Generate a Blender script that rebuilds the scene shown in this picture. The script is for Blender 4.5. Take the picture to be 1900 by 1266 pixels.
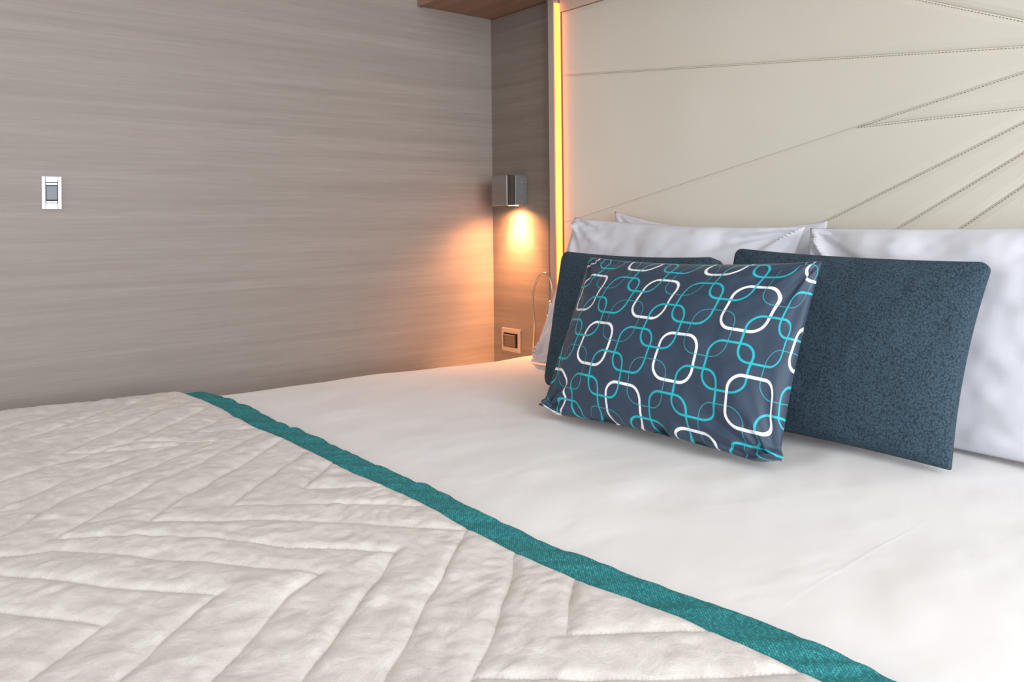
import bpy, bmesh, math
import numpy as np
from mathutils import Vector, Matrix

for o in list(bpy.data.objects):
    bpy.data.objects.remove(o, do_unlink=True)
SC = bpy.context.scene
COL = SC.collection
rad = math.radians

# ---------------------------------------------------------------- camera
cam_d = bpy.data.cameras.new('camera')
cam = bpy.data.objects.new('camera', cam_d)
COL.objects.link(cam)
cam_d.sensor_width = 36.0
cam_d.lens = 1470 / 1900 * 36
cam_d.shift_y = -(633 - 402) / 1900
cam_d.clip_start = 0.02
cam.matrix_world = (Matrix.Translation((2.306, -1.809, 1.07)) @ Matrix.Rotation(rad(50.5), 4, 'Z')
                    @ Matrix.Rotation(rad(90), 4, 'X') @ Matrix.Rotation(rad(-0.6), 4, 'Z'))
SC.camera = cam

# ---------------------------------------------------------------- world, window and fill light, exposure
SC.view_settings.view_transform = 'Standard'
SC.view_settings.look = 'None'
SC.view_settings.gamma = 1.0
SC.view_settings.use_curve_mapping = False
SC.view_settings.exposure = 0.0
W = bpy.data.worlds.new('world')
SC.world = W
W.use_nodes = True
W.node_tree.nodes['Background'].inputs[0].default_value = (0.93, 0.95, 1.0, 1)
W.node_tree.nodes['Background'].inputs[1].default_value = 0.93


def area(name, loc, target, size, size_y, power, col):
    l = bpy.data.lights.new(name, 'AREA')
    l.shape = 'RECTANGLE'
    l.size, l.size_y, l.energy, l.color = size, size_y, power, col
    o = bpy.data.objects.new(name, l)
    COL.objects.link(o)
    o.location = loc
    o.rotation_euler = (Vector(target) - Vector(loc)).to_track_quat('-Z', 'Y').to_euler()
    return o


area('window_light', (4.4, -1.5, 1.55), (0.6, -0.9, 0.7), 2.4, 1.9, 112, (0.93, 0.96, 1.0))
area('room_fill', (1.6, -4.2, 2.0), (1.2, 0, 0.8), 2.2, 1.4, 18, (1.0, 0.97, 0.93))  # soft fill added from beyond the foot of the bed, no fixture there


# ---------------------------------------------------------------- helpers
def lin(r, g, b):
    f = lambda c: (c / 255 / 12.92) if c / 255 <= 0.04045 else ((c / 255 + 0.055) / 1.055) ** 2.4
    return (f(r), f(g), f(b), 1)


def obj(name, me, mat=None, parent=None, smooth=False, label=None, cat=None, group=None, kind=None):
    o = bpy.data.objects.new(name, me)
    COL.objects.link(o)
    if mat:
        me.materials.clear()
        me.materials.append(mat)
    if smooth:
        me.polygons.foreach_set('use_smooth', [True] * len(me.polygons))
    if parent:
        o.parent = parent
    tag(o, label, cat, group, kind)
    return o


def tag(o, label=None, cat=None, group=None, kind=None):
    for k, v in (('label', label), ('category', cat), ('group', group), ('kind', kind)):
        if v:
            o[k] = v
    return o


def empty(name, loc, label, cat, group=None):
    o = bpy.data.objects.new(name, None)
    COL.objects.link(o)
    o.location = loc
    o.empty_display_size = 0.05
    return tag(o, label, cat, group)


def to_mesh(bm, name):
    me = bpy.data.meshes.new(name)
    bm.normal_update()
    bm.to_mesh(me)
    bm.free()
    return me


def box(a, b, bev=0.0, seg=2):
    bm = bmesh.new()
    a, b = Vector(a), Vector(b)
    bmesh.ops.create_cube(bm, size=1.0, matrix=Matrix.Translation((a + b) / 2) @ Matrix.Diagonal((*(abs(x) for x in (b - a)), 1)))
    if bev:
        bmesh.ops.bevel(bm, geom=bm.edges[:], offset=bev, segments=seg, affect='EDGES', profile=0.5)
    return to_mesh(bm, 'box')


def tube(pts, r, n=14):
    bm = bmesh.new()
    P = [Vector(p) for p in pts]
    rings = []
    ref = Vector((0, 1, 0.01)).normalized()
    for i, p in enumerate(P):
        t = (P[min(i + 1, len(P) - 1)] - P[max(i - 1, 0)]).normalized()
        s = ref.cross(t).normalized()
        u = t.cross(s)
        rr = r[i] if isinstance(r, (list, tuple)) else r
        rings.append([bm.verts.new(p + (s * math.cos(2 * math.pi * k / n) + u * math.sin(2 * math.pi * k / n)) * rr) for k in range(n)])
    for a, b in zip(rings, rings[1:]):
        for k in range(n):
            bm.faces.new((a[k], a[(k + 1) % n], b[(k + 1) % n], b[k]))
    bm.faces.new(rings[0][::-1])
    bm.faces.new(rings[-1])
    bmesh.ops.recalc_face_normals(bm, faces=bm.faces[:])
    return to_mesh(bm, 'tube')


def grid_mesh(name, V, nu, nv, uvs=None):
    """V: (nu*nv,3) array, index i*nv+j"""
    I, J = np.meshgrid(np.arange(nu - 1), np.arange(nv - 1), indexing='ij')
    a = (I * nv + J).ravel()
    F = np.stack([a, a + nv, a + nv + 1, a + 1], 1)
    return np_mesh(name, V, F, uvs)


def np_mesh(name, V, F, uvs=None):
    me = bpy.data.meshes.new(name)
    me.vertices.add(len(V))
    me.vertices.foreach_set('co', np.asarray(V, dtype=np.float32).ravel())
    me.loops.add(F.size)
    me.loops.foreach_set('vertex_index', F.astype(np.int32).ravel())
    me.polygons.add(len(F))
    me.polygons.foreach_set('loop_start', np.arange(0, F.size, 4, dtype=np.int32))
    if uvs is not None:
        l = me.uv_layers.new(name='UVMap')
        l.data.foreach_set('uv', np.asarray(uvs, dtype=np.float32)[F.ravel()].ravel())
    me.update(calc_edges=True)
    me.validate()
    return me


def vnoise(x, y, seed=0):
    """smooth value noise in -1..1"""
    x = np.asarray(x, float); y = np.asarray(y, float)
    T = np.random.RandomState(seed).rand(256, 256) * 2 - 1
    xi = np.floor(x).astype(int); yi = np.floor(y).astype(int)
    fx = x - xi; fy = y - yi
    fx = fx * fx * fx * (fx * (fx * 6 - 15) + 10); fy = fy * fy * fy * (fy * (fy * 6 - 15) + 10)
    g = lambda a, b: T[a % 256, b % 256]
    return (g(xi, yi) * (1 - fx) + g(xi + 1, yi) * fx) * (1 - fy) + (g(xi, yi + 1) * (1 - fx) + g(xi + 1, yi + 1) * fx) * fy


def fbm(x, y, seed=0, octv=3):
    s = 0
    for k in range(octv):
        s = s + vnoise(x * 2 ** k + 17.3 * k, y * 2 ** k + 5.1 * k, seed + k) / 2 ** k
    return s


# ---------------------------------------------------------------- materials
class NT:
    def __init__(self, name):
        self.m = bpy.data.materials.new(name)
        self.m.use_nodes = True
        self.t = self.m.node_tree
        self.b = self.t.nodes['Principled BSDF']
        self.tc = None

    def n(self, typ, ins=None, **kw):
        nd = self.t.nodes.new(typ)
        for k, v in kw.items():
            setattr(nd, k, v)
        for k, v in (ins or {}).items():
            self.put(nd.inputs[k], v)
        return nd

    def put(self, sock, v):
        if isinstance(v, bpy.types.NodeSocket):
            self.t.links.new(v, sock)
        elif isinstance(v, bpy.types.Node):
            self.t.links.new(v.outputs[0], sock)
        else:
            sock.default_value = v

    def coord(self, which='Object'):
        if not self.tc:
            self.tc = self.n('ShaderNodeTexCoord')
        return self.tc.outputs[which]

    def mapping(self, scale=(1, 1, 1), rot=(0, 0, 0), loc=(0, 0, 0), which='Object'):
        return self.n('ShaderNodeMapping', {'Vector': self.coord(which), 'Scale': scale, 'Rotation': rot, 'Location': loc}).outputs[0]

    def noise(self, vec, scale, detail=3, rough=0.5, dist=0.0):
        return self.n('ShaderNodeTexNoise', {'Vector': vec, 'Scale': scale, 'Detail': detail, 'Roughness': rough, 'Distortion': dist}).outputs[0]

    def math(self, op, a, b=0.0, c=0.0):
        nd = self.n('ShaderNodeMath', operation=op)
        self.put(nd.inputs[0], a); self.put(nd.inputs[1], b); self.put(nd.inputs[2], c)
        return nd.outputs[0]

    def mix(self, f, a, b):
        nd = self.n('ShaderNodeMix', data_type='RGBA')
        self.put(nd.inputs[0], f); self.put(nd.inputs[6], a); self.put(nd.inputs[7], b)
        return nd.outputs[2]

    def ramp(self, f, stops):
        nd = self.n('ShaderNodeValToRGB', {0: f})
        e = nd.color_ramp.elements
        while len(e) < len(stops):
            e.new(0.5)
        for el, (p, c) in zip(e, stops):
            el.position = p
            el.color = c if isinstance(c, tuple) else (c, c, c, 1)
        return nd.outputs[0]

    def bump(self, h, dist, strength=1.0, normal=None):
        nd = self.n('ShaderNodeBump', {'Height': h, 'Distance': dist, 'Strength': strength})
        if normal:
            self.put(nd.inputs['Normal'], normal)
        return nd.outputs[0]

    def set(self, **kw):
        for k, v in kw.items():
            self.put(self.b.inputs[k.replace('_', ' ')], v)
        return self


def laminate(name, scale, c1, c2, c3, rough=0.5):
    """wood-look laminate; scale stretches the grain along the long axis"""
    m = NT(name)
    v = m.mapping(scale)
    warp = m.noise(m.mapping(tuple(s * 0.25 for s in scale)), 1.0, 2)
    vv = m.n('ShaderNodeVectorMath', {0: v, 1: m.n('ShaderNodeVectorMath', {0: warp, 3: 1.6}, operation='SCALE').outputs[0]}, operation='ADD').outputs[0]
    broad = m.noise(vv, 1.0, 4, 0.6, 0.25)
    fine = m.noise(vv, 9.0, 5, 0.75)
    streak = m.noise(vv, 3.2, 3, 0.6, 0.2)
    base = m.ramp(broad, [(0.3, c1), (0.5, c2), (0.72, c3)])
    dark = m.ramp(streak, [(0.50, 0.0), (0.60, 0.40), (0.65, 0.0)])
    c = m.mix(m.math('MULTIPLY', dark, 0.55), base, tuple(x * 0.78 for x in c1[:3]) + (1,))
    c = m.mix(m.ramp(fine, [(0.38, 0.30), (0.62, 0.0)]), c, tuple(x * 0.80 for x in c1[:3]) + (1,))
    m.set(Base_Color=c, Roughness=rough, Normal=m.bump(fine, 0.0006, 0.25))
    m.b.inputs['Specular IOR Level'].default_value = 0.35
    return m.m


LAM = (lin(142, 133, 126), lin(150, 141, 134), lin(157, 148, 141))
M_wall = laminate('laminate_left_wall', (6, 0.75, 30), *LAM)
M_recess_shaded = laminate('laminate_recess_shaded', (0.9, 6, 30), lin(118, 107, 99), lin(127, 116, 108), lin(135, 124, 115))  # same laminate as the left wall, cabinet shade put into its colours
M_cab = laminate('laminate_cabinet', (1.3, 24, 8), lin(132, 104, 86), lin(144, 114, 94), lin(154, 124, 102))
M_fin = NT('fin_edge').set(Base_Color=lin(172, 156, 149), Roughness=0.45).m
M_groove = NT('shadow_groove').set(Base_Color=lin(112, 100, 96), Roughness=0.6).m
M_white_wall = NT('painted_wall').set(Base_Color=lin(225, 222, 216), Roughness=0.8).m
m = NT('carpet')
m.set(Base_Color=m.ramp(m.noise(m.coord(), 180, 4), [(0.3, lin(70, 72, 78)), (0.7, lin(105, 106, 110))]), Roughness=0.95)
M_floor = m.m

m = NT('cream_leather')
ln = m.noise(m.coord(), 900, 2)
m.set(Base_Color=m.ramp(m.noise(m.coord(), 2.2, 2), [(0.3, lin(210, 205, 191)), (0.7, lin(216, 211, 198))]), Roughness=0.48,
      Normal=m.bump(ln, 0.0003, 0.25))
m.b.inputs['Specular IOR Level'].default_value = 0.35
M_leather = m.m
M_thread = NT('thread').set(Base_Color=lin(128, 121, 104), Roughness=0.8).m
M_back = NT('headboard_back').set(Base_Color=lin(196, 189, 174), Roughness=0.7).m
m = NT('led_strip').set(Base_Color=(0.2, 0.12, 0.03, 1))
m.b.inputs['Emission Color'].default_value = (1.0, 0.215, 0.038, 1)
m.b.inputs['Emission Strength'].default_value = 4.6
M_led = m.m
m = NT('lamp_lens').set(Base_Color=(1, 0.9, 0.7, 1))
m.b.inputs['Emission Color'].default_value = (1.0, 0.68, 0.32, 1)
m.b.inputs['Emission Strength'].default_value = 12
M_lens = m.m
M_chrome = NT('polished_chrome').set(Base_Color=(0.42, 0.41, 0.40, 1), Metallic=1.0, Roughness=0.12).m
m = NT('satin_nickel')
m.set(Base_Color=(0.62, 0.60, 0.56, 1), Metallic=1.0, Roughness=0.24)
M_satin = m.m
m = NT('speckled_metal')
m.set(Base_Color=m.ramp(m.noise(m.coord(), 160, 2, 0.6), [(0.62, lin(122, 124, 124)), (0.72, lin(165, 168, 168))]), Roughness=0.45, Metallic=0.3)
M_speck = m.m
M_dark = NT('dark_gap').set(Base_Color=lin(20, 20, 22), Roughness=0.5).m
M_rocker = NT('grey_rocker').set(Base_Color=lin(112, 122, 130), Roughness=0.35).m
M_rocker_b = NT('brown_rocker').set(Base_Color=lin(104, 88, 76), Roughness=0.35).m
M_plate_white = NT('bright_switch_plate').set(Base_Color=lin(240, 240, 246), Metallic=0.25, Roughness=0.25).m
M_plate_sat = NT('satin_switch_plate').set(Base_Color=(0.70, 0.66, 0.62, 1), Metallic=0.8, Roughness=0.3).m

# cotton duvet with faint ironing creases running head to foot
m = NT('white_cotton')
o = m.coord()
sep = m.n('ShaderNodeSeparateXYZ', {0: o})
wob = m.math('MULTIPLY', m.math('SUBTRACT', m.noise(m.mapping((1, 1.2, 1)), 1.0, 2), 0.5), 0.05)
xx = m.math('ADD', sep.outputs[0], wob)
creases = None
for cx in (0.62, 1.06, 1.43, 1.80):
    d = m.math('ABSOLUTE', m.math('SUBTRACT', xx, cx))
    g = m.math('SUBTRACT', 1.0, m.math('SMOOTH_MIN', m.math('DIVIDE', d, 0.0045), 1.0, 0.3))
    creases = g if creases is None else m.math('ADD', creases, g)
soft = m.noise(m.mapping((2.2, 1.2, 2)), 2.6, 3, 0.5, 0.4)
h = m.math('ADD', m.math('MULTIPLY', m.math('MULTIPLY', creases, 0.04), m.ramp(m.noise(m.mapping((3, 2.2, 1)), 1.0, 1), [(0.42, 0.0), (0.62, 1.0)])), m.math('MULTIPLY', soft, 1.0))
weave = m.noise(m.coord(), 1400, 2)
m.set(Base_Color=lin(233, 231, 230), Roughness=0.85, Normal=m.bump(weave, 0.0003, 0.15, m.bump(h, 0.012, 0.45)))
m.b.inputs['Sheen Weight'].default_value = 0.1
M_cotton = m.m
m = NT('pillow_cotton')
soft = m.noise(m.mapping((1, 1, 1)), 7, 3, 0.5, 0.5)
m.set(Base_Color=lin(212, 213, 221), Roughness=0.85, Normal=m.bump(soft, 0.006, 0.3))
M_pcotton = m.m

# champagne velvet coverlet
m = NT('quilted_velvet')
v1 = m.noise(m.mapping((1, 1, 1)), 34, 4, 0.6, 0.6)
v2 = m.noise(m.coord(), 700, 3, 0.7)
tw = m.n('ShaderNodeTexWave', {'Vector': m.mapping((1, 1, 1), rot=(0, 0, rad(35))), 'Scale': 210.0, 'Distortion': 3.0, 'Detail': 2.0}).outputs[1]
col = m.mix(m.ramp(v1, [(0.35, 0.0), (0.65, 1.0)]), lin(205, 199, 193), lin(220, 215, 209))
col = m.mix(m.math('MULTIPLY', m.ramp(v2, [(0.45, 0.0), (0.75, 1.0)]), 0.5), col, lin(236, 231, 225))
col = m.mix(m.math('MULTIPLY', tw, 0.10), col, lin(184, 176, 169))
m.set(Base_Color=col, Roughness=0.7, Normal=m.bump(v2, 0.0008, 0.5, m.bump(v1, 0.004, 0.5)))
m.b.inputs['Sheen Weight'].default_value = 0.12
m.b.inputs['Sheen Roughness'].default_value = 0.35
M_velvet = m.m

# teal woven band
m = NT('teal_weave')
br = m.n('ShaderNodeTexBrick', {'Vector': m.mapping((1, 1, 1), rot=(0, 0, rad(38))), 'Scale': 60.0, 'Mortar Size': 0.02, 'Brick Width': 0.30, 'Row Height': 0.17, 'Mortar Smooth': 0.6,
                                'Color1': lin(58, 166, 168), 'Color2': lin(26, 124, 130), 'Mortar': lin(10, 66, 76)})
nz = m.noise(m.coord(), 420, 2)
col = m.mix(m.ramp(nz, [(0.4, 0.5), (0.6, 0.0)]), br.outputs[0], lin(16, 86, 94))
m.set(Base_Color=col, Roughness=0.75, Normal=m.bump(br.outputs[1], 0.0012, -0.6))
M_teal = m.m


def boucle(name, c1, c2, c3):
    m = NT(name)
    vo = m.n('ShaderNodeTexVoronoi', {'Vector': m.n('ShaderNodeVectorMath', {0: m.mapping((1, 1, 0.8), rot=(0, 0, 0)), 1: m.n('ShaderNodeVectorMath', {0: m.noise(m.coord(), 150, 2), 3: 0.002}, operation='SCALE').outputs[0]}, operation='ADD').outputs[0],
                                       'Scale': 330.0, 'Randomness': 0.85})
    fz = m.noise(m.coord(), 1100, 2)
    col = m.ramp(vo.outputs[0], [(0.15, c3), (0.45, c2), (0.8, c1)])
    col = m.mix(m.math('MULTIPLY', fz, 0.25), col, c3)
    m.set(Base_Color=col, Roughness=0.95, Normal=m.bump(vo.outputs[0], 0.0028, -0.9))
    return m.m


M_boucle = boucle('boucle_navy', lin(24, 36, 46), lin(45, 65, 79), lin(66, 88, 102))

# printed cushion: linked rounded rings, UV is in half-pitch units of the ring lattice
m = NT('ring_print')
sep = m.n('ShaderNodeSeparateXYZ', {0: m.coord('UV')})
X, Y = sep.outputs[0], sep.outputs[1]
BASE = lin(40, 59, 81)
colr = m.n('ShaderNodeRGB').outputs[0]
colr.default_value = BASE
R0, RC = 0.79, 0.46
for off in (0.0, 1.0):
    ci = m.math('ADD', m.math('MULTIPLY', m.math('ROUND', m.math('MULTIPLY', m.math('SUBTRACT', X, off), 0.5)), 2.0), off)
    cj = m.math('ADD', m.math('MULTIPLY', m.math('ROUND', m.math('MULTIPLY', m.math('SUBTRACT', Y, off), 0.5)), 2.0), off)
    dx = m.math('ABSOLUTE', m.math('SUBTRACT', X, ci)); dy = m.math('ABSOLUTE', m.math('SUBTRACT', Y, cj))
    qx = m.math('MAXIMUM', m.math('SUBTRACT', dx, R0 - RC), 0.0); qy = m.math('MAXIMUM', m.math('SUBTRACT', dy, R0 - RC), 0.0)
    ln_ = m.math('SQRT', m.math('ADD', m.math('MULTIPLY', qx, qx), m.math('MULTIPLY', qy, qy)))
    ins = m.math('MINIMUM', m.math('MAXIMUM', m.math('SUBTRACT', dx, R0 - RC), m.math('SUBTRACT', dy, R0 - RC)), 0.0)
    sd = m.math('ABSOLUTE', m.math('SUBTRACT', m.math('ADD', ln_, ins), RC))
    p = m.math('MULTIPLY', m.math('ADD', ci, cj), 0.5)
    q = m.math('MULTIPLY', m.math('SUBTRACT', ci, cj), 0.5)
    qodd = m.math('ROUND', m.math('PINGPONG', q, 1.0))                       # 1 on the all-teal diagonals
    shift = m.math('GREATER_THAN', q, 1.5)
    podd = m.math('ROUND', m.math('PINGPONG', m.math('ADD', p, shift), 1.0))  # white / thin teal alternate
    white = m.math('MULTIPLY', m.math('SUBTRACT', 1.0, qodd), m.math('SUBTRACT', 1.0, podd))
    thin = m.math('MULTIPLY', m.math('SUBTRACT', 1.0, qodd), podd)
    hw = m.math('ADD', m.math('ADD', m.math('MULTIPLY', qodd, 0.044), m.math('MULTIPLY', white, 0.056)), m.math('MULTIPLY', thin, 0.021))
    mask = m.math('MULTIPLY', m.math('SUBTRACT', hw, sd), 60.0)
    mk = m.n('ShaderNodeClamp', {0: mask}).outputs[0]
    teal = m.mix(thin, lin(10, 176, 190), lin(30, 158, 170))
    rc = m.mix(white, teal, lin(240, 240, 242))
    colr = m.mix(mk, colr, rc)
wv = m.noise(m.coord(), 1500, 2)
wr = m.noise(m.coord(), 26, 3, 0.5, 0.6)
m.set(Base_Color=colr, Roughness=0.55, Normal=m.bump(wv, 0.0003, 0.15, m.bump(wr, 0.004, 0.25)))
m.b.inputs['Sheen Weight'].default_value = 0.1
M_print = m.m
M_trim2 = NT('cream_trim').set(Base_Color=lin(206, 190, 176), Roughness=0.5).m
M_seam = NT('navy_piping').set(Base_Color=lin(34, 48, 66), Roughness=0.8).m

# ---------------------------------------------------------------- room shell
obj('floor', box((-0.1, -3.6, -0.1), (4.0, 0.12, 0.0)), M_floor, kind='structure')
obj('wall_left', box((-0.1, -3.6, 0.0), (0.0, 0.12, 2.35)), M_wall, kind='structure')
wb = obj('wall_back', box((0.0, 0.0255, 0.0), (4.0, 0.12, 2.35)), M_white_wall, kind='structure')
obj('recess_panel', box((0.0, 0.0, 0.0), (0.330, 0.025, 1.797)), M_recess_shaded, wb)
tr = obj('trim_1', box((0.346, -0.030, 0.0), (0.373, 0.024, 1.798), 0.0012), M_fin, kind='structure')
obj('shadow_strip', box((0.331, -0.024, 0.0), (0.346, 0.024, 1.798)), M_groove, tr)
ls = obj('led_strip', box((0.3732, -0.026, 0.30), (0.3775, -0.002, 1.777), 0.0008), M_led,
         label='warm yellow light strip glowing upright along the left edge of the cream headboard', cat='light strip')
obj('trim_2', box((0.378, -0.006, 1.750), (2.3, 0.024, 1.796), 0.001), M_trim2, kind='structure')

# ---------------------------------------------------------------- overhead cabinet
cab = empty('overhead_cabinet', (1.15, -0.16, 1.7985),
            'brown wood-grain overhead cabinet above the bed, its underside at the top of the picture', 'cabinet')
inv = Matrix.Translation((-1.15, 0.16, -1.798))


def part(name, me, mat, parent, smooth=False, label=None):
    o = obj(name, me, mat, parent, smooth, label)
    o.matrix_parent_inverse = Matrix.Translation(-parent.location)
    return o


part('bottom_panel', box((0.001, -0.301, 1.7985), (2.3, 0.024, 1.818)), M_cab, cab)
part('front_panel', box((0.001, -0.321, 1.7955), (2.3, -0.303, 2.25), 0.001), M_cab, cab)
part('top_panel', box((0.001, -0.301, 2.232), (2.3, 0.02, 2.25)), M_cab, cab)

# ---------------------------------------------------------------- headboard: separate leather panels between seams
hb = empty('headboard', (1.2, 0.012, 0.45), 'cream leather headboard with fanned stitched seams behind the white pillows', 'headboard')
part('backing', box((0.379, 0.010, 0.40), (2.2, 0.0245, 1.749)), M_back, hb)
polys = [
    [(1.054, 1.748), (2.15, 1.748), (2.15, 1.362), (1.89, 1.388)],
    [(0.379, 1.748), (1.054, 1.748), (1.89, 1.388), (0.379, 1.540)],
    [(0.379, 1.540), (1.89, 1.388), (1.386, 1.274), (0.379, 1.047)],
    [(1.386, 1.274), (1.89, 1.388), (2.15, 1.362), (2.15, 1.285), (1.947, 1.282), (1.878, 1.281), (1.793, 1.280), (1.542, 1.277)],
    [(0.379, 1.047), (1.386, 1.274), (1.542, 1.277), (1.793, 1.280), (1.29, 1.046), (0.379, 0.622)],
    [(0.379, 0.622), (1.29, 1.046), (1.793, 1.280), (1.878, 1.281), (1.484, 1.040), (0.517, 0.45), (0.379, 0.45)],
    [(0.517, 0.45), (1.484, 1.040), (1.878, 1.281), (1.947, 1.282), (1.622, 1.046), (0.80, 0.45)],
    [(0.80, 0.45), (1.622, 1.046), (1.947, 1.282), (2.15, 1.285), (2.15, 0.45)],
]
for pl in polys:
    bm = bmesh.new()
    f = bm.faces.new([bm.verts.new((x, 0.0042, z)) for x, z in pl])
    f.normal_update()
    if f.normal.y > 0:
        f.normal_flip()
    bmesh.ops.inset_individual(bm, faces=[f], thickness=0.0002, use_even_offset=True)
    bmesh.ops.delete(bm, geom=[q for q in bm.faces if q is not f], context='FACES')
    for th_, dy_ in ((0.0014, 0.0012), (0.005, 0.0016), (0.0095, 0.0014)):
        bmesh.ops.inset_individual(bm, faces=[f], thickness=th_, use_even_offset=True)
        bmesh.ops.translate(bm, verts=list(f.verts), vec=(0, -dy_, 0))
    ed = [e for e in bm.edges if e.is_boundary]
    ex = bmesh.ops.extrude_edge_only(bm, edges=ed)
    bmesh.ops.translate(bm, verts=[g for g in ex['geom'] if isinstance(g, bmesh.types.BMVert)], vec=(0, 0.0060, 0))
    part('padded_panel', to_mesh(bm, 'padded_panel'), M_leather, hb)
seams = [[(1.054, 1.748), (1.89, 1.388)], [(0.379, 1.540), (1.89, 1.388)], [(1.386, 1.274), (1.89, 1.388)],
         [(1.386, 1.274), (1.542, 1.277), (1.793, 1.280)], [(0.379, 0.622), (1.29, 1.046), (1.793, 1.280)],
         [(0.517, 0.45), (1.484, 1.040), (1.878, 1.281)], [(0.80, 0.45), (1.622, 1.046), (1.947, 1.282)]]
for s in seams:
    bm = bmesh.new()
    for (x0, z0), (x1, z1) in zip(s, s[1:]):
        L = math.hypot(x1 - x0, z1 - z0)
        nx, nz = -(z1 - z0) / L, (x1 - x0) / L
        if nz < 0:
            nx, nz = -nx, -nz
        a = math.atan2(z1 - z0, x1 - x0)
        k = 0.004
        while k < L:
            c = (x0 + (x1 - x0) * k / L - nx * 0.0036, 0.0018, z0 + (z1 - z0) * k / L - nz * 0.0042)
            bmesh.ops.create_cube(bm, size=1.0, matrix=Matrix.Translation(c) @ Matrix.Rotation(-a, 4, 'Y') @ Matrix.Diagonal((0.0036, 0.0014, 0.0013, 1)))
            k += 0.0072
    o = part('stitching', to_mesh(bm, 'stitching'), M_thread, hb)
    o['kind'] = 'stuff'

# ---------------------------------------------------------------- bed
bed = empty('bed', (1.2, -1.1, 0.0), 'double bed carrying the white duvet against the cream headboard', 'bed')
part('base', box((0.36, -2.16, 0.0), (2.06, -0.06, 0.30), 0.01), M_cab, bed)
part('mattress', box((0.32, -2.18, 0.301), (2.08, -0.05, 0.575), 0.04, 4), M_white_wall, bed)

YE = [-2.3, -1.56, -1.16, -1.06, -0.64, -0.26, 0.0]
XE = [0.06, 0.078, 0.135, 0.150, 0.172, 0.258, 0.262]
ZT, RX, RZ = 0.618, 0.12, 0.09


def section(N, off=0.0, zlow=0.27):
    """list of (kind, t) samples across the bed"""
    S = [('sl', t) for t in np.linspace(0, 1, 8)[:-1]] + [('al', t) for t in np.linspace(0, 1, 22)[:-1]] + \
        [('f', t) for t in np.linspace(0, 1, N)] + [('ar', t) for t in np.linspace(0, 1, 14)[1:]] + [('sr', t) for t in np.linspace(0, 1, 6)[1:]]
    return S


def bed_surface(S, ys, off, zlow):
    nu, nv = len(S), len(ys)
    P = np.zeros((nu, nv, 3)); Nn = np.zeros((nu, nv, 3))
    xe = np.interp(ys, YE, XE) + 0.006 * vnoise(ys * 6, ys * 0, 3)
    xr = 2.13
    for i, (k, t) in enumerate(S):
        if k == 'sl':
            x = xe; z = zlow + (ZT - RZ - zlow) * t + 0 * ys; n = (-1, 0)
        elif k == 'al':
            a = math.pi - t * math.pi / 2
            x = xe + RX + RX * math.cos(a); z = ZT - RZ + RZ * math.sin(a) + 0 * ys; n = (math.cos(a), math.sin(a))
        elif k == 'f':
            x = (xe + RX) * (1 - t) + (xr - RX) * t; z = ZT + 0 * ys; n = (0, 1)
        elif k == 'ar':
            a = math.pi / 2 - t * math.pi / 2
            x = xr - RX + RX * math.cos(a) + 0 * ys; z = ZT - RZ + RZ * math.sin(a) + 0 * ys; n = (math.cos(a), math.sin(a))
        else:
            x = xr + 0 * ys; z = (ZT - RZ) + (zlow - (ZT - RZ)) * t + 0 * ys; n = (1, 0)
        P[i, :, 0] = x + off * n[0]; P[i, :, 1] = ys; P[i, :, 2] = z + off * n[1]
        Nn[i, :, 0] = n[0]; Nn[i, :, 2] = n[1]
    return P, Nn


def duvet_relief(x, y):
    return 0.0045 * fbm(x * 3.1, y * 2.2, 11, 3) + 0.0012 * fbm(x * 11 + y * 5, y * 7, 15, 2)


S = section(300)
ys = np.concatenate([np.linspace(-2.22, -1.25, 30)[:-1], np.linspace(-1.25, -0.065, 240)])
P, Nn = bed_surface(S, ys, 0.0, 0.26)
P += Nn * duvet_relief(P[:, :, 0], P[:, :, 1])[:, :, None]
hang = np.array([(1 - t) if k == 'sl' else (t if k == 'sr' else 0) for k, t in S])
P[:, :, 0] += (hang[:, None] * 0.015 * np.sin(ys * 26 + 2 * np.sin(ys * 7))[None, :])
# rounded drop at the head end
me = grid_mesh('duvet', P.reshape(-1, 3), len(S), len(ys))
duvet = obj('duvet', me, M_cotton, None, True, 'smooth white duvet spread over the bed beneath the cushions', 'duvet')
md = duvet.modifiers.new('thick', 'SOLIDIFY'); md.thickness = 0.016; md.offset = -1

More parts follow.
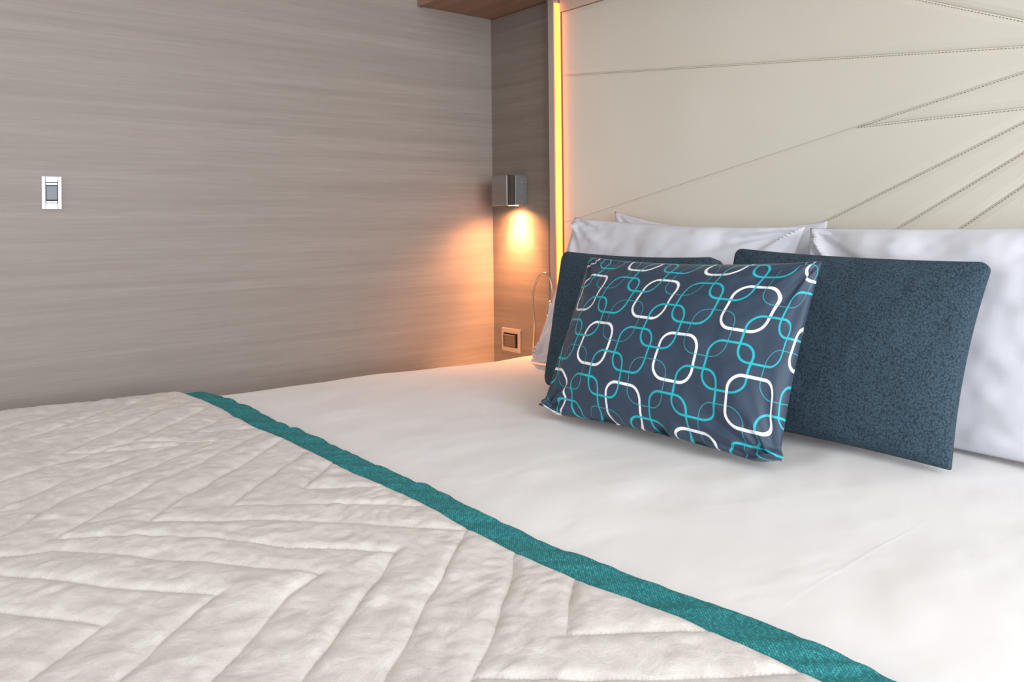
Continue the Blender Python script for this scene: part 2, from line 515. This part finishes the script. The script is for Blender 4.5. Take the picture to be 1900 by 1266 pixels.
# coverlet
LX = np.array([0.0, 0.18, 0.257, 0.351, 0.495, 0.64, 0.815, 0.922, 1.016, 1.184, 1.285, 1.417, 1.511, 1.614, 1.693, 1.757, 1.839, 1.908, 2.2])
LY = np.array([-1.20, -1.195, -1.186, -1.177, -1.168, -1.171, -1.170, -1.166, -1.166, -1.160, -1.158, -1.160, -1.156, -1.149, -1.140, -1.132, -1.127, -1.124, -1.12])
UX = np.array([0.0, 0.16, 0.241, 0.319, 0.473, 0.747, 0.857, 0.97, 1.098, 1.222, 1.371, 1.477, 1.595, 1.685, 1.738, 1.815, 1.907, 1.963, 2.2])
UY = np.array([-1.145, -1.142, -1.133, -1.110, -1.099, -1.102, -1.100, -1.101, -1.100, -1.095, -1.099, -1.092, -1.081, -1.073, -1.066, -1.056, -1.058, -1.061, -1.06])
quilt = [
    [(0.98, -1.93), (0.877, -1.647), (0.763, -1.498), (0.735, -1.437), (0.69, -1.33)],
    [(1.10, -1.86), (1.008, -1.662), (0.904, -1.568), (0.792, -1.382), (0.73, -1.27)],
    [(1.072, -1.605), (0.965, -1.498), (0.881, -1.387), (0.798, -1.265), (0.74, -1.175)],
    [(1.079, -1.487), (1.025, -1.43), (0.936, -1.315), (0.822, -1.17)],
    [(1.107, -1.377), (1.036, -1.309), (0.923, -1.171)],
    [(1.107, -1.263), (1.019, -1.168)],
    [(0.62, -1.53), (0.50, -1.381), (0.40, -1.264), (0.33, -1.18)],
    [(0.62, -1.40), (0.509, -1.265), (0.433, -1.18)],
    [(0.62, -1.28), (0.54, -1.17)],
    [(0.62, -1.28), (0.69, -1.175)], [(0.62, -1.40), (0.66, -1.33), (0.73, -1.27)], [(0.62, -1.53), (0.66, -1.45), (0.69, -1.33)],
    [(0.50, -1.60), (0.36, -1.40), (0.22, -1.22)], [(0.45, -1.75), (0.28, -1.48), (0.15, -1.32)],
    [(0.86, -1.90), (0.759, -1.66), (0.69, -1.55), (0.62, -1.40)],
    [(1.112, -1.265), (1.194, -1.16)],
    [(1.107, -1.377), (1.253, -1.21), (1.303, -1.162)],
    [(1.079, -1.487), (1.2, -1.363), (1.322, -1.25), (1.413, -1.165)],
    [(1.072, -1.605), (1.123, -1.535), (1.207, -1.444), (1.315, -1.377), (1.415, -1.274)],
    [(1.06, -1.73), (1.115, -1.613), (1.218, -1.53), (1.41, -1.379)],
    [(1.10, -1.77), (1.152, -1.682), (1.284, -1.578), (1.382, -1.494)],
    [(1.13, -1.84), (1.185, -1.75), (1.367, -1.607)],
    [(1.367, -1.607), (1.433, -1.684), (1.52, -1.79)],
    [(1.382, -1.495), (1.487, -1.621), (1.62, -1.78)],
    [(1.41, -1.379), (1.443, -1.438), (1.542, -1.556), (1.72, -1.77)],
    [(1.415, -1.274), (1.469, -1.334), (1.6, -1.488), (1.84, -1.77)],
    [(1.417, -1.165), (1.558, -1.328), (1.651, -1.428), (1.95, -1.77)],
    [(1.516, -1.156), (1.64, -1.291), (1.704, -1.365), (2.05, -1.78)],
    [(1.614, -1.151), (1.704, -1.249)],
    [(1.704, -1.249), (1.739, -1.2), (1.799, -1.13)],
    [(1.704, -1.365), (1.776, -1.281), (1.839, -1.198), (1.9, -1.125)],
    [(1.80, -1.47), (1.90, -1.33), (2.04, -1.13)], [(1.90, -1.58), (2.0, -1.45), (2.13, -1.26)],
]
S2 = section(520)
t1 = np.linspace(0, 1, 190)
ybase = np.concatenate([t1 * 0.60, 0.60 + np.linspace(0, 1, 26)[1:] * 0.42])     # distance from the band seam
nu, nv = len(S2), len(ybase)
P, Nn = bed_surface(S2, -1.15 - ybase, 0.010, 0.25)
bandy = np.interp(P[:, :, 0], LX, LY)
P[:, :, 1] = bandy - ybase[None, :] * (2.2 + bandy) / (ybase[-1])
qx, qy = P[:, :, 0].copy(), P[:, :, 1].copy()
qxw = qx + 0.004 * vnoise(qx * 14, qy * 14, 41); qyw = qy + 0.004 * vnoise(qx * 14 + 9, qy * 14, 42)
D = np.full(qx.shape, 9.0)
for pl in quilt:
    for (x0, y0), (x1, y1) in zip(pl, pl[1:]):
        vx, vy = x1 - x0, y1 - y0
        t = np.clip(((qxw - x0) * vx + (qyw - y0) * vy) / (vx * vx + vy * vy), 0, 1)
        D = np.minimum(D, np.hypot(qxw - x0 - t * vx, qyw - y0 - t * vy))
D = np.minimum(D, np.abs(P[:, :, 1] - bandy) + 0.0015)
puff = 1 - np.exp(-(D / 0.0075)) 
wr = 0.0019 * fbm(qx * 22, qy * 22, 51, 3) + 0.0016 * (1 - np.abs(fbm(qx * 30 + 4 * vnoise(qx * 6, qy * 6, 61), qy * 30, 57, 2))) 
rel = duvet_relief(qx, qy) + 0.0055 * puff + wr * np.clip(D / 0.01, 0.3, 1)
P += Nn * rel[:, :, None]
cov = empty('coverlet', (1.2, -1.7, 0.62), 'quilted champagne velvet coverlet with a teal woven border across the foot of the bed', 'coverlet')
o = part('quilted_panel', grid_mesh('quilted_panel', P.reshape(-1, 3), nu, nv), M_velvet, cov, True)
md = o.modifiers.new('thick', 'SOLIDIFY'); md.thickness = 0.006; md.offset = -1
# border band
S3 = section(620)
nb = 22
P, Nn = bed_surface(S3, np.linspace(-1.15, -1.10, nb), 0.008, 0.25)
lo = np.interp(P[:, :, 0], LX, LY) - 0.001
hi = np.interp(P[:, :, 0], UX, UY)
wv = 0.0016 * vnoise(P[:, :1, 0] * 22, P[:, :1, 0] * 0, 71)
tt = np.linspace(0, 1, nb)[None, :]
P[:, :, 1] = lo * (1 - tt) + (hi + wv) * tt
rel = duvet_relief(P[:, :, 0], P[:, :, 1]) + 0.0060 * np.minimum(1, np.minimum(tt, 1 - tt) * 9) ** 0.5
rel = rel + 0.0032 * vnoise(P[:, :, 0] * 24 - P[:, :, 1] * 26, P[:, :, 1] * 8, 73) + 0.0012 * vnoise(P[:, :, 0] * 60 - P[:, :, 1] * 50, P[:, :, 1] * 10, 75)
rel = np.where(tt > 0.97, rel - 0.006, rel)
P += Nn * rel[:, :, None]
o = part('border_band', grid_mesh('border_band', P.reshape(-1, 3), len(S3), nb), M_teal, cov, True, 'teal woven border band')
md = o.modifiers.new('thick', 'SOLIDIFY'); md.thickness = 0.004; md.offset = -1


# ---------------------------------------------------------------- pillows and cushions
def pillow(name, BL, BR, TR, TL, tf, tb, mat, nu=90, nv=64, corner=0.0, pull=(0.05, 0.05), pw=(2.2, 2.2), ex=0.6,
           wr=(0.004, 9), seed=1, hook=None, uvf=None, edge=0.0, radial=0.0, lowc=1.0):
    BL, BR, TR, TL = [np.array(p, float) for p in (BL, BR, TR, TL)]
    s = np.linspace(-1, 1, nu); t = np.linspace(-1, 1, nv)
    s = np.sin(s * math.pi / 2) * 0.45 + s * 0.55; t = np.sin(t * math.pi / 2) * 0.45 + t * 0.55
    A, B = np.meshgrid(s, t, indexing='ij')
    U, V = A.copy(), B.copy()
    if corner:
        asp = np.linalg.norm(BR - BL) / np.linalg.norm(TL - BL)
        rx = np.where(B > 0, corner, corner * lowc); ry = rx * asp
        rho = np.maximum(np.abs(A), np.abs(B)) + 1e-9
        a, b = np.abs(A / rho), np.abs(B / rho)
        inx = (a > 1 - rx) & (b > 1 - ry)
        ka = np.where(inx, (a - (1 - rx)) / rx, 0); kb = np.where(inx, (b - (1 - ry)) / ry, 0)
        ang = np.arctan2(kb, ka)
        a2 = np.where(inx, (1 - rx) + rx * np.cos(ang), a); b2 = np.where(inx, (1 - ry) + ry * np.sin(ang), b)
        U, V = np.sign(A) * a2 * rho, np.sign(B) * b2 * rho
    U2 = U * (1 - pull[0] * (1 - V * V) * np.abs(U) ** 3)
    V2 = V * (1 - pull[1] * (1 - U * U) * np.abs(V) ** 3)
    u, v = (U2 + 1) / 2, (V2 + 1) / 2
    Pm = (BL * ((1 - u) * (1 - v))[..., None] + BR * (u * (1 - v))[..., None] + TR * (u * v)[..., None] + TL * ((1 - u) * v)[..., None])
    nrm = np.cross(((BR - BL) + (TR - TL)) / 2, ((TL - BL) + (TR - BR)) / 2)
    nrm /= np.linalg.norm(nrm)
    prof = (np.clip(1 - np.abs(A) ** pw[0], 0, 1) * np.clip(1 - np.abs(B) ** pw[1], 0, 1)) ** ex
    wk = wr[0] * fbm(u * wr[1], v * wr[1] * 0.7, seed, 3)
    if radial:
        for cu, cv in ((-1, -1), (1, -1), (1, 1), (-1, 1)):
            dd = np.hypot((A - cu) * 1.4, B - cv); an = np.arctan2((B - cv), (A - cu) * 1.4)
            wk = wk + radial * np.exp(-(dd / 0.7) ** 2) * np.clip(dd / 0.15, 0, 1) * vnoise(an * 6 + seed, dd * 1.2, seed + 5)
    edgefall = np.clip(np.minimum(1 - np.abs(A), 1 - np.abs(B)) * 14, 0, 1)
    F = Pm + nrm * (edge + tf * prof + wk * edgefall)[..., None]
    K = Pm - nrm * (edge + tb * prof + wk * 0.4 * edgefall)[..., None]
    if hook:
        F = hook(A, B, F, nrm, 1); K = hook(A, B, K, nrm, -1)
    n = nu * nv
    V3 = np.concatenate([F.reshape(-1, 3), K.reshape(-1, 3)])
    I, J = np.meshgrid(np.arange(nu - 1), np.arange(nv - 1), indexing='ij')
    a = (I * nv + J).ravel()
    Ff = np.stack([a, a + nv, a + nv + 1, a + 1], 1)
    Fk = np.stack([a, a + 1, a + nv + 1, a + nv], 1) + n
    rim = [i * nv for i in range(nu)] + [(nu - 1) * nv + j for j in range(1, nv)] + [i * nv + nv - 1 for i in range(nu - 2, -1, -1)] + [j for j in range(nv - 2, 0, -1)]
    rim = np.array(rim); rn = np.roll(rim, -1)
    Fr = np.stack([rim, rim + n, rn + n, rn], 1)
    uu = (A + 1) / 2; vv = (B + 1) / 2
    uv = np.stack([uu.ravel(), vv.ravel()], 1)
    if uvf:
        uv = uvf(uv[:, 0], uv[:, 1])
    uv = np.concatenate([uv, uv])
    me = np_mesh(name, V3, np.concatenate([Ff, Fk, Fr]), uv)
    bm = bmesh.new(); bm.from_mesh(me)
    bmesh.ops.remove_doubles(bm, verts=bm.verts[:], dist=0.00005)
    bmesh.ops.recalc_face_normals(bm, faces=bm.faces[:])
    bm.to_mesh(me); bm.free()
    return me, F, rim


def pillow_obj(name, args, kw, mat, label, cat, group=None, piping=None):
    me, F, rim = pillow(name, *args, mat, **kw)
    base = Vector((np.array(args[0]) + np.array(args[1])) / 2)
    root = empty(name, base, label, cat, group)
    part('cover', me, mat, root, True)
    if piping:
        FR = F.reshape(-1, 3)[rim]
        pts = [tuple(p) for p in FR[::2]] + [tuple(FR[0])]
        part('seam', tube(pts, piping, 6), M_seam, root, True)
    return root


def backp(name, x0, x1, zt, lab, seed, top_l=0.0, top_r=0.0):
    return pillow_obj(name, ((x0, -0.075, 0.632), (x1, -0.075, 0.632), (x1, -0.050, zt + top_r), (x0, -0.050, zt + top_l), 0.045, 0.030),
                      dict(pull=(0.05, 0.16), ex=0.6, wr=(0.004, 6), seed=seed, radial=0.008), M_pcotton, lab, 'pillow', None)


backp('pillow', 0.66, 1.34, 1.040, 'white pillow mostly hidden behind the left front pillow, its corner tip poking up', 21, 0.042, 0.012)
backp('pillow', 1.44, 2.13, 1.018, 'white pillow hidden behind the right front pillow against the headboard', 22)
pillow_obj('pillow', ((0.455, -0.215, 0.622), (1.290, -0.215, 0.622), (1.338, -0.145, 1.040), (0.585, -0.145, 1.066), 0.062, 0.035),
           dict(pull=(0.05, 0.05), ex=0.5, wr=(0.007, 8), seed=24, radial=0.026), M_pcotton,
           'white pillow leaning behind the left navy cushion, nearest the light strip', 'pillow')
pillow_obj('pillow', ((1.322, -0.235, 0.622), (2.10, -0.235, 0.622), (2.10, -0.155, 1.052), (1.356, -0.155, 1.037), 0.055, 0.035),
           dict(pull=(0.03, 0.03), ex=0.5, wr=(0.007, 8), seed=28, radial=0.026), M_pcotton,
           'white pillow leaning behind the right navy cushion at the right edge of the picture', 'pillow')
CG = dict(corner=0.10, pull=(0.03, 0.02), ex=0.42, wr=(0.003, 7), edge=0.014)
pillow_obj('cushion', ((0.765, -0.425, 0.628), (1.212, -0.425, 0.628), (1.240, -0.325, 0.972), (0.735, -0.325, 0.972), 0.038, 0.015),
           dict(CG, seed=31, pull=(0.03, 0.045)), M_boucle, 'dark navy boucle cushion standing behind the ring-patterned cushion, left of the pair', 'cushion')
pillow_obj('cushion', ((1.240, -0.395, 0.629), (1.738, -0.380, 0.630), (1.768, -0.270, 0.980), (1.240, -0.270, 0.992), 0.048, 0.016),
           dict(CG, seed=35, nu=110, nv=80, edge=0.005, lowc=0.25, pull=(0.045, 0.035), ex=0.45, corner=0.08), M_boucle, 'dark navy boucle cushion at the right, its woven face fully lit', 'cushion')


def uvprint(u, v):
    du = 0.5 * np.clip((u - 0.93) / 0.07, 0, 1) ** 1.5 * np.clip((v - 0.12) / 0.1, 0, 1)
    c = (1, u, v, u * u, u * v, v * v)
    a = (-6.786, 11.278, 0.994, -0.79, 0.632, -2.195)
    b = (-2.875, 0.555, 6.007, -0.287, 0.001, 0.563)
    return np.stack([du + sum(k * q for k, q in zip(a, c)), sum(k * q for k, q in zip(b, c))], 1)


def fold_hook(A, B, Q, nrm, side):
    Q = Q.copy()
    low = np.clip((-B - 0.80) / 0.20, 0, 1)
    cr = low * (0.014 * vnoise(A * 7, B * 3, 81) + 0.007 * vnoise(A * 21, B * 6, 83))
    Q += nrm * cr[..., None] * side
    cn = np.clip((np.abs(A) - 0.80) / 0.20, 0, 1) * np.clip((-B - 0.80) / 0.20, 0, 1)
    cn = cn * cn * (3 - 2 * cn)
    Q[..., 2] += cn * 0.016
    Q += nrm * (np.sin(np.clip(cn, 0, 1) * math.pi) * 0.010)[..., None] * side
    return Q


me_args = ((0.972, -0.632, 0.629), (1.535, -0.578, 0.625), (1.560, -0.470, 0.984), (0.970, -0.470, 0.972), 0.060, 0.050)
pillow_obj('cushion', me_args, dict(pull=(0.035, 0.07), pw=(2.4, 2.4), ex=0.55, wr=(0.0035, 8), seed=44, nu=130, nv=96, radial=0.012, hook=fold_hook, uvf=uvprint),
           M_print, 'navy cushion printed with linked white and turquoise rounded squares, in front of all others', 'cushion')

# ---------------------------------------------------------------- wall lamp
wl = empty('wall_lamp', (0.16, 0.0, 1.16), 'square chrome wall lamp shining down in the recess beside the headboard', 'lamp')
part('wall_mount', box((0.120, -0.054, 1.110), (0.197, -0.0005, 1.214), 0.0015), M_speck, wl)
part('spacer', box((0.128, -0.060, 1.114), (0.190, -0.054, 1.210)), M_dark, wl)
part('lamp_head', box((0.112, -0.093, 1.108), (0.197, -0.060, 1.214), 0.003, 3), M_chrome, wl)
bm = bmesh.new()
bmesh.ops.create_cone(bm, cap_ends=True, segments=32, radius1=0.018, radius2=0.018, depth=0.002, matrix=Matrix.Translation((0.162, -0.034, 1.1085)))
ln2 = part('lens', to_mesh(bm, 'lens'), M_lens, wl)
for nm, en, sz, aim in (('lamp_beam', 30.0, 84, (-0.04, 0.20, -1)), ('lamp_spill', 20.0, 160, (-0.06, 0.12, -1))):
    l = bpy.data.lights.new(nm, 'SPOT')
    l.energy = en; l.color = (1.0, 0.41, 0.16); l.spot_size = rad(sz); l.spot_blend = 1.0; l.shadow_soft_size = 0.012
    lo_ = bpy.data.objects.new(nm, l); COL.objects.link(lo_); lo_.parent = wl
    lo_.location = (0.002, -0.056, -0.056)
    lo_.rotation_euler = Vector(aim).to_track_quat('-Z', 'Y').to_euler()

# ---------------------------------------------------------------- reading light on a gooseneck
gl = empty('reading_light', (0.305, -0.035, 0.60), 'thin chrome gooseneck reading light bent in a loop beside the left navy cushion', 'lamp')
raw = [(0.268, 0.575), (0.2690, 0.605), (0.275, 0.707), (0.268, 0.779), (0.278, 0.830), (0.303, 0.868), (0.335, 0.880), (0.359, 0.858), (0.369, 0.814), (0.362, 0.780)]
pts = []
for i in range(len(raw) - 1):
    p0 = raw[max(i - 1, 0)]; p1 = raw[i]; p2 = raw[i + 1]; p3 = raw[min(i + 2, len(raw) - 1)]
    for k in range(8):
        t = k / 8
        c = [0.5 * ((2 * p1[j]) + (-p0[j] + p2[j]) * t + (2 * p0[j] - 5 * p1[j] + 4 * p2[j] - p3[j]) * t * t + (-p0[j] + 3 * p1[j] - 3 * p2[j] + p3[j]) * t ** 3) for j in (0, 1)]
        yy = -0.042 + 0.022 * min(1, max(0, (0.80 - c[1]) / 0.2)) * (i < 5)
        pts.append((c[0] - (yy + 0.042) * 1.15, yy, c[1]))
pts.append((raw[-1][0], -0.042, raw[-1][1]))
part('gooseneck', tube(pts, 0.0036, 12), M_satin, gl, True)
part('base_plate', box((0.224, -0.036, 0.560), (0.262, -0.0005, 0.580), 0.003), M_satin, gl)
part('light_head', tube([(0.362, -0.042, 0.790), (0.361, -0.042, 0.782), (0.350, -0.042, 0.745), (0.348, -0.042, 0.739)], [0.006, 0.0095, 0.0105, 0.0095], 18), M_satin, gl, True)

# ---------------------------------------------------------------- switches
sw = empty('wall_switch', (0.0, -1.43, 1.142), 'bright chrome framed grey rocker switch alone on the left wood-grain wall', 'switch')


def sbox(name, y0, y1, z0, z1, d0, d1, mat, bev=0.0008):
    return part(name, box((d0, y0, z0), (d1, y1, z1), bev), mat, sw)


sbox('frame', -1.452, -1.444, 1.101, 1.184, 0.0, 0.008, M_plate_white)
sbox('frame', -1.416, -1.408, 1.101, 1.184, 0.0, 0.008, M_plate_white)
sbox('frame', -1.4432, -1.4168, 1.170, 1.184, 0.0, 0.009, M_plate_white)
sbox('frame', -1.4432, -1.4168, 1.101, 1.116, 0.0, 0.009, M_plate_white)
sbox('surround', -1.4438, -1.4162, 1.1162, 1.1698, 0.0, 0.004, M_dark, 0)
sbox('rocker', -1.4425, -1.4175, 1.1245, 1.1605, 0.004, 0.0095, M_rocker, 0.0015)
sbox('bar', -1.4425, -1.4175, 1.1625, 1.1685, 0.004, 0.0075, M_plate_white)
sbox('bar', -1.4425, -1.4175, 1.1170, 1.1215, 0.004, 0.0075, M_plate_white)

so = empty('wall_socket', (0.105, 0.0, 0.626), 'square satin metal switch plate with brown rocker low in the recess under the wall lamp', 'switch')


def kbox(name, x0, x1, z0, z1, d0, d1, mat, bev=0.0008):
    return part(name, box((x0, -d1, z0), (x1, -d0, z1), bev), mat, so)


kbox('frame', 0.052, 0.062, 0.585, 0.667, 0.0, 0.006, M_plate_sat)
kbox('frame', 0.142, 0.158, 0.585, 0.667, 0.0, 0.006, M_plate_sat)
kbox('frame', 0.062, 0.142, 0.651, 0.667, 0.0, 0.007, M_plate_sat)
kbox('frame', 0.062, 0.142, 0.585, 0.600, 0.0, 0.007, M_plate_sat)
kbox('surround', 0.0622, 0.1418, 0.6002, 0.6508, 0.0, 0.003, M_dark, 0)
kr = kbox('rocker', 0.064, 0.130, 0.602, 0.645, 0.003, 0.010, M_rocker_b, 0.002)
for z in (0.610, 0.623, 0.636):
    ind = kbox('indicator', 0.069, 0.074, z - 0.002, z + 0.002, 0.0098, 0.0106, M_dark, 0)
    ind.parent = kr
    ind.matrix_parent_inverse = Matrix.Identity(4)

# ---------------------------------------------------------------- bedside shelf down in the gap
ns = empty('bedside_shelf', (0.11, -0.14, 0.515), 'pale bedside shelf low in the gap between wood-grain wall and bed, under the wall lamp', 'shelf')
part('shelf_top', box((0.001, -0.28, 0.497), (0.220, -0.001, 0.515), 0.001), M_white_wall, ns)
part('body', box((0.004, -0.27, 0.0), (0.215, -0.004, 0.497)), M_cab, ns)
# ---------------------------------------------------------------- ceiling
obj('ceiling', box((-0.1, -3.6, 2.35), (4.0, 0.12, 2.45)), M_white_wall, kind='structure')
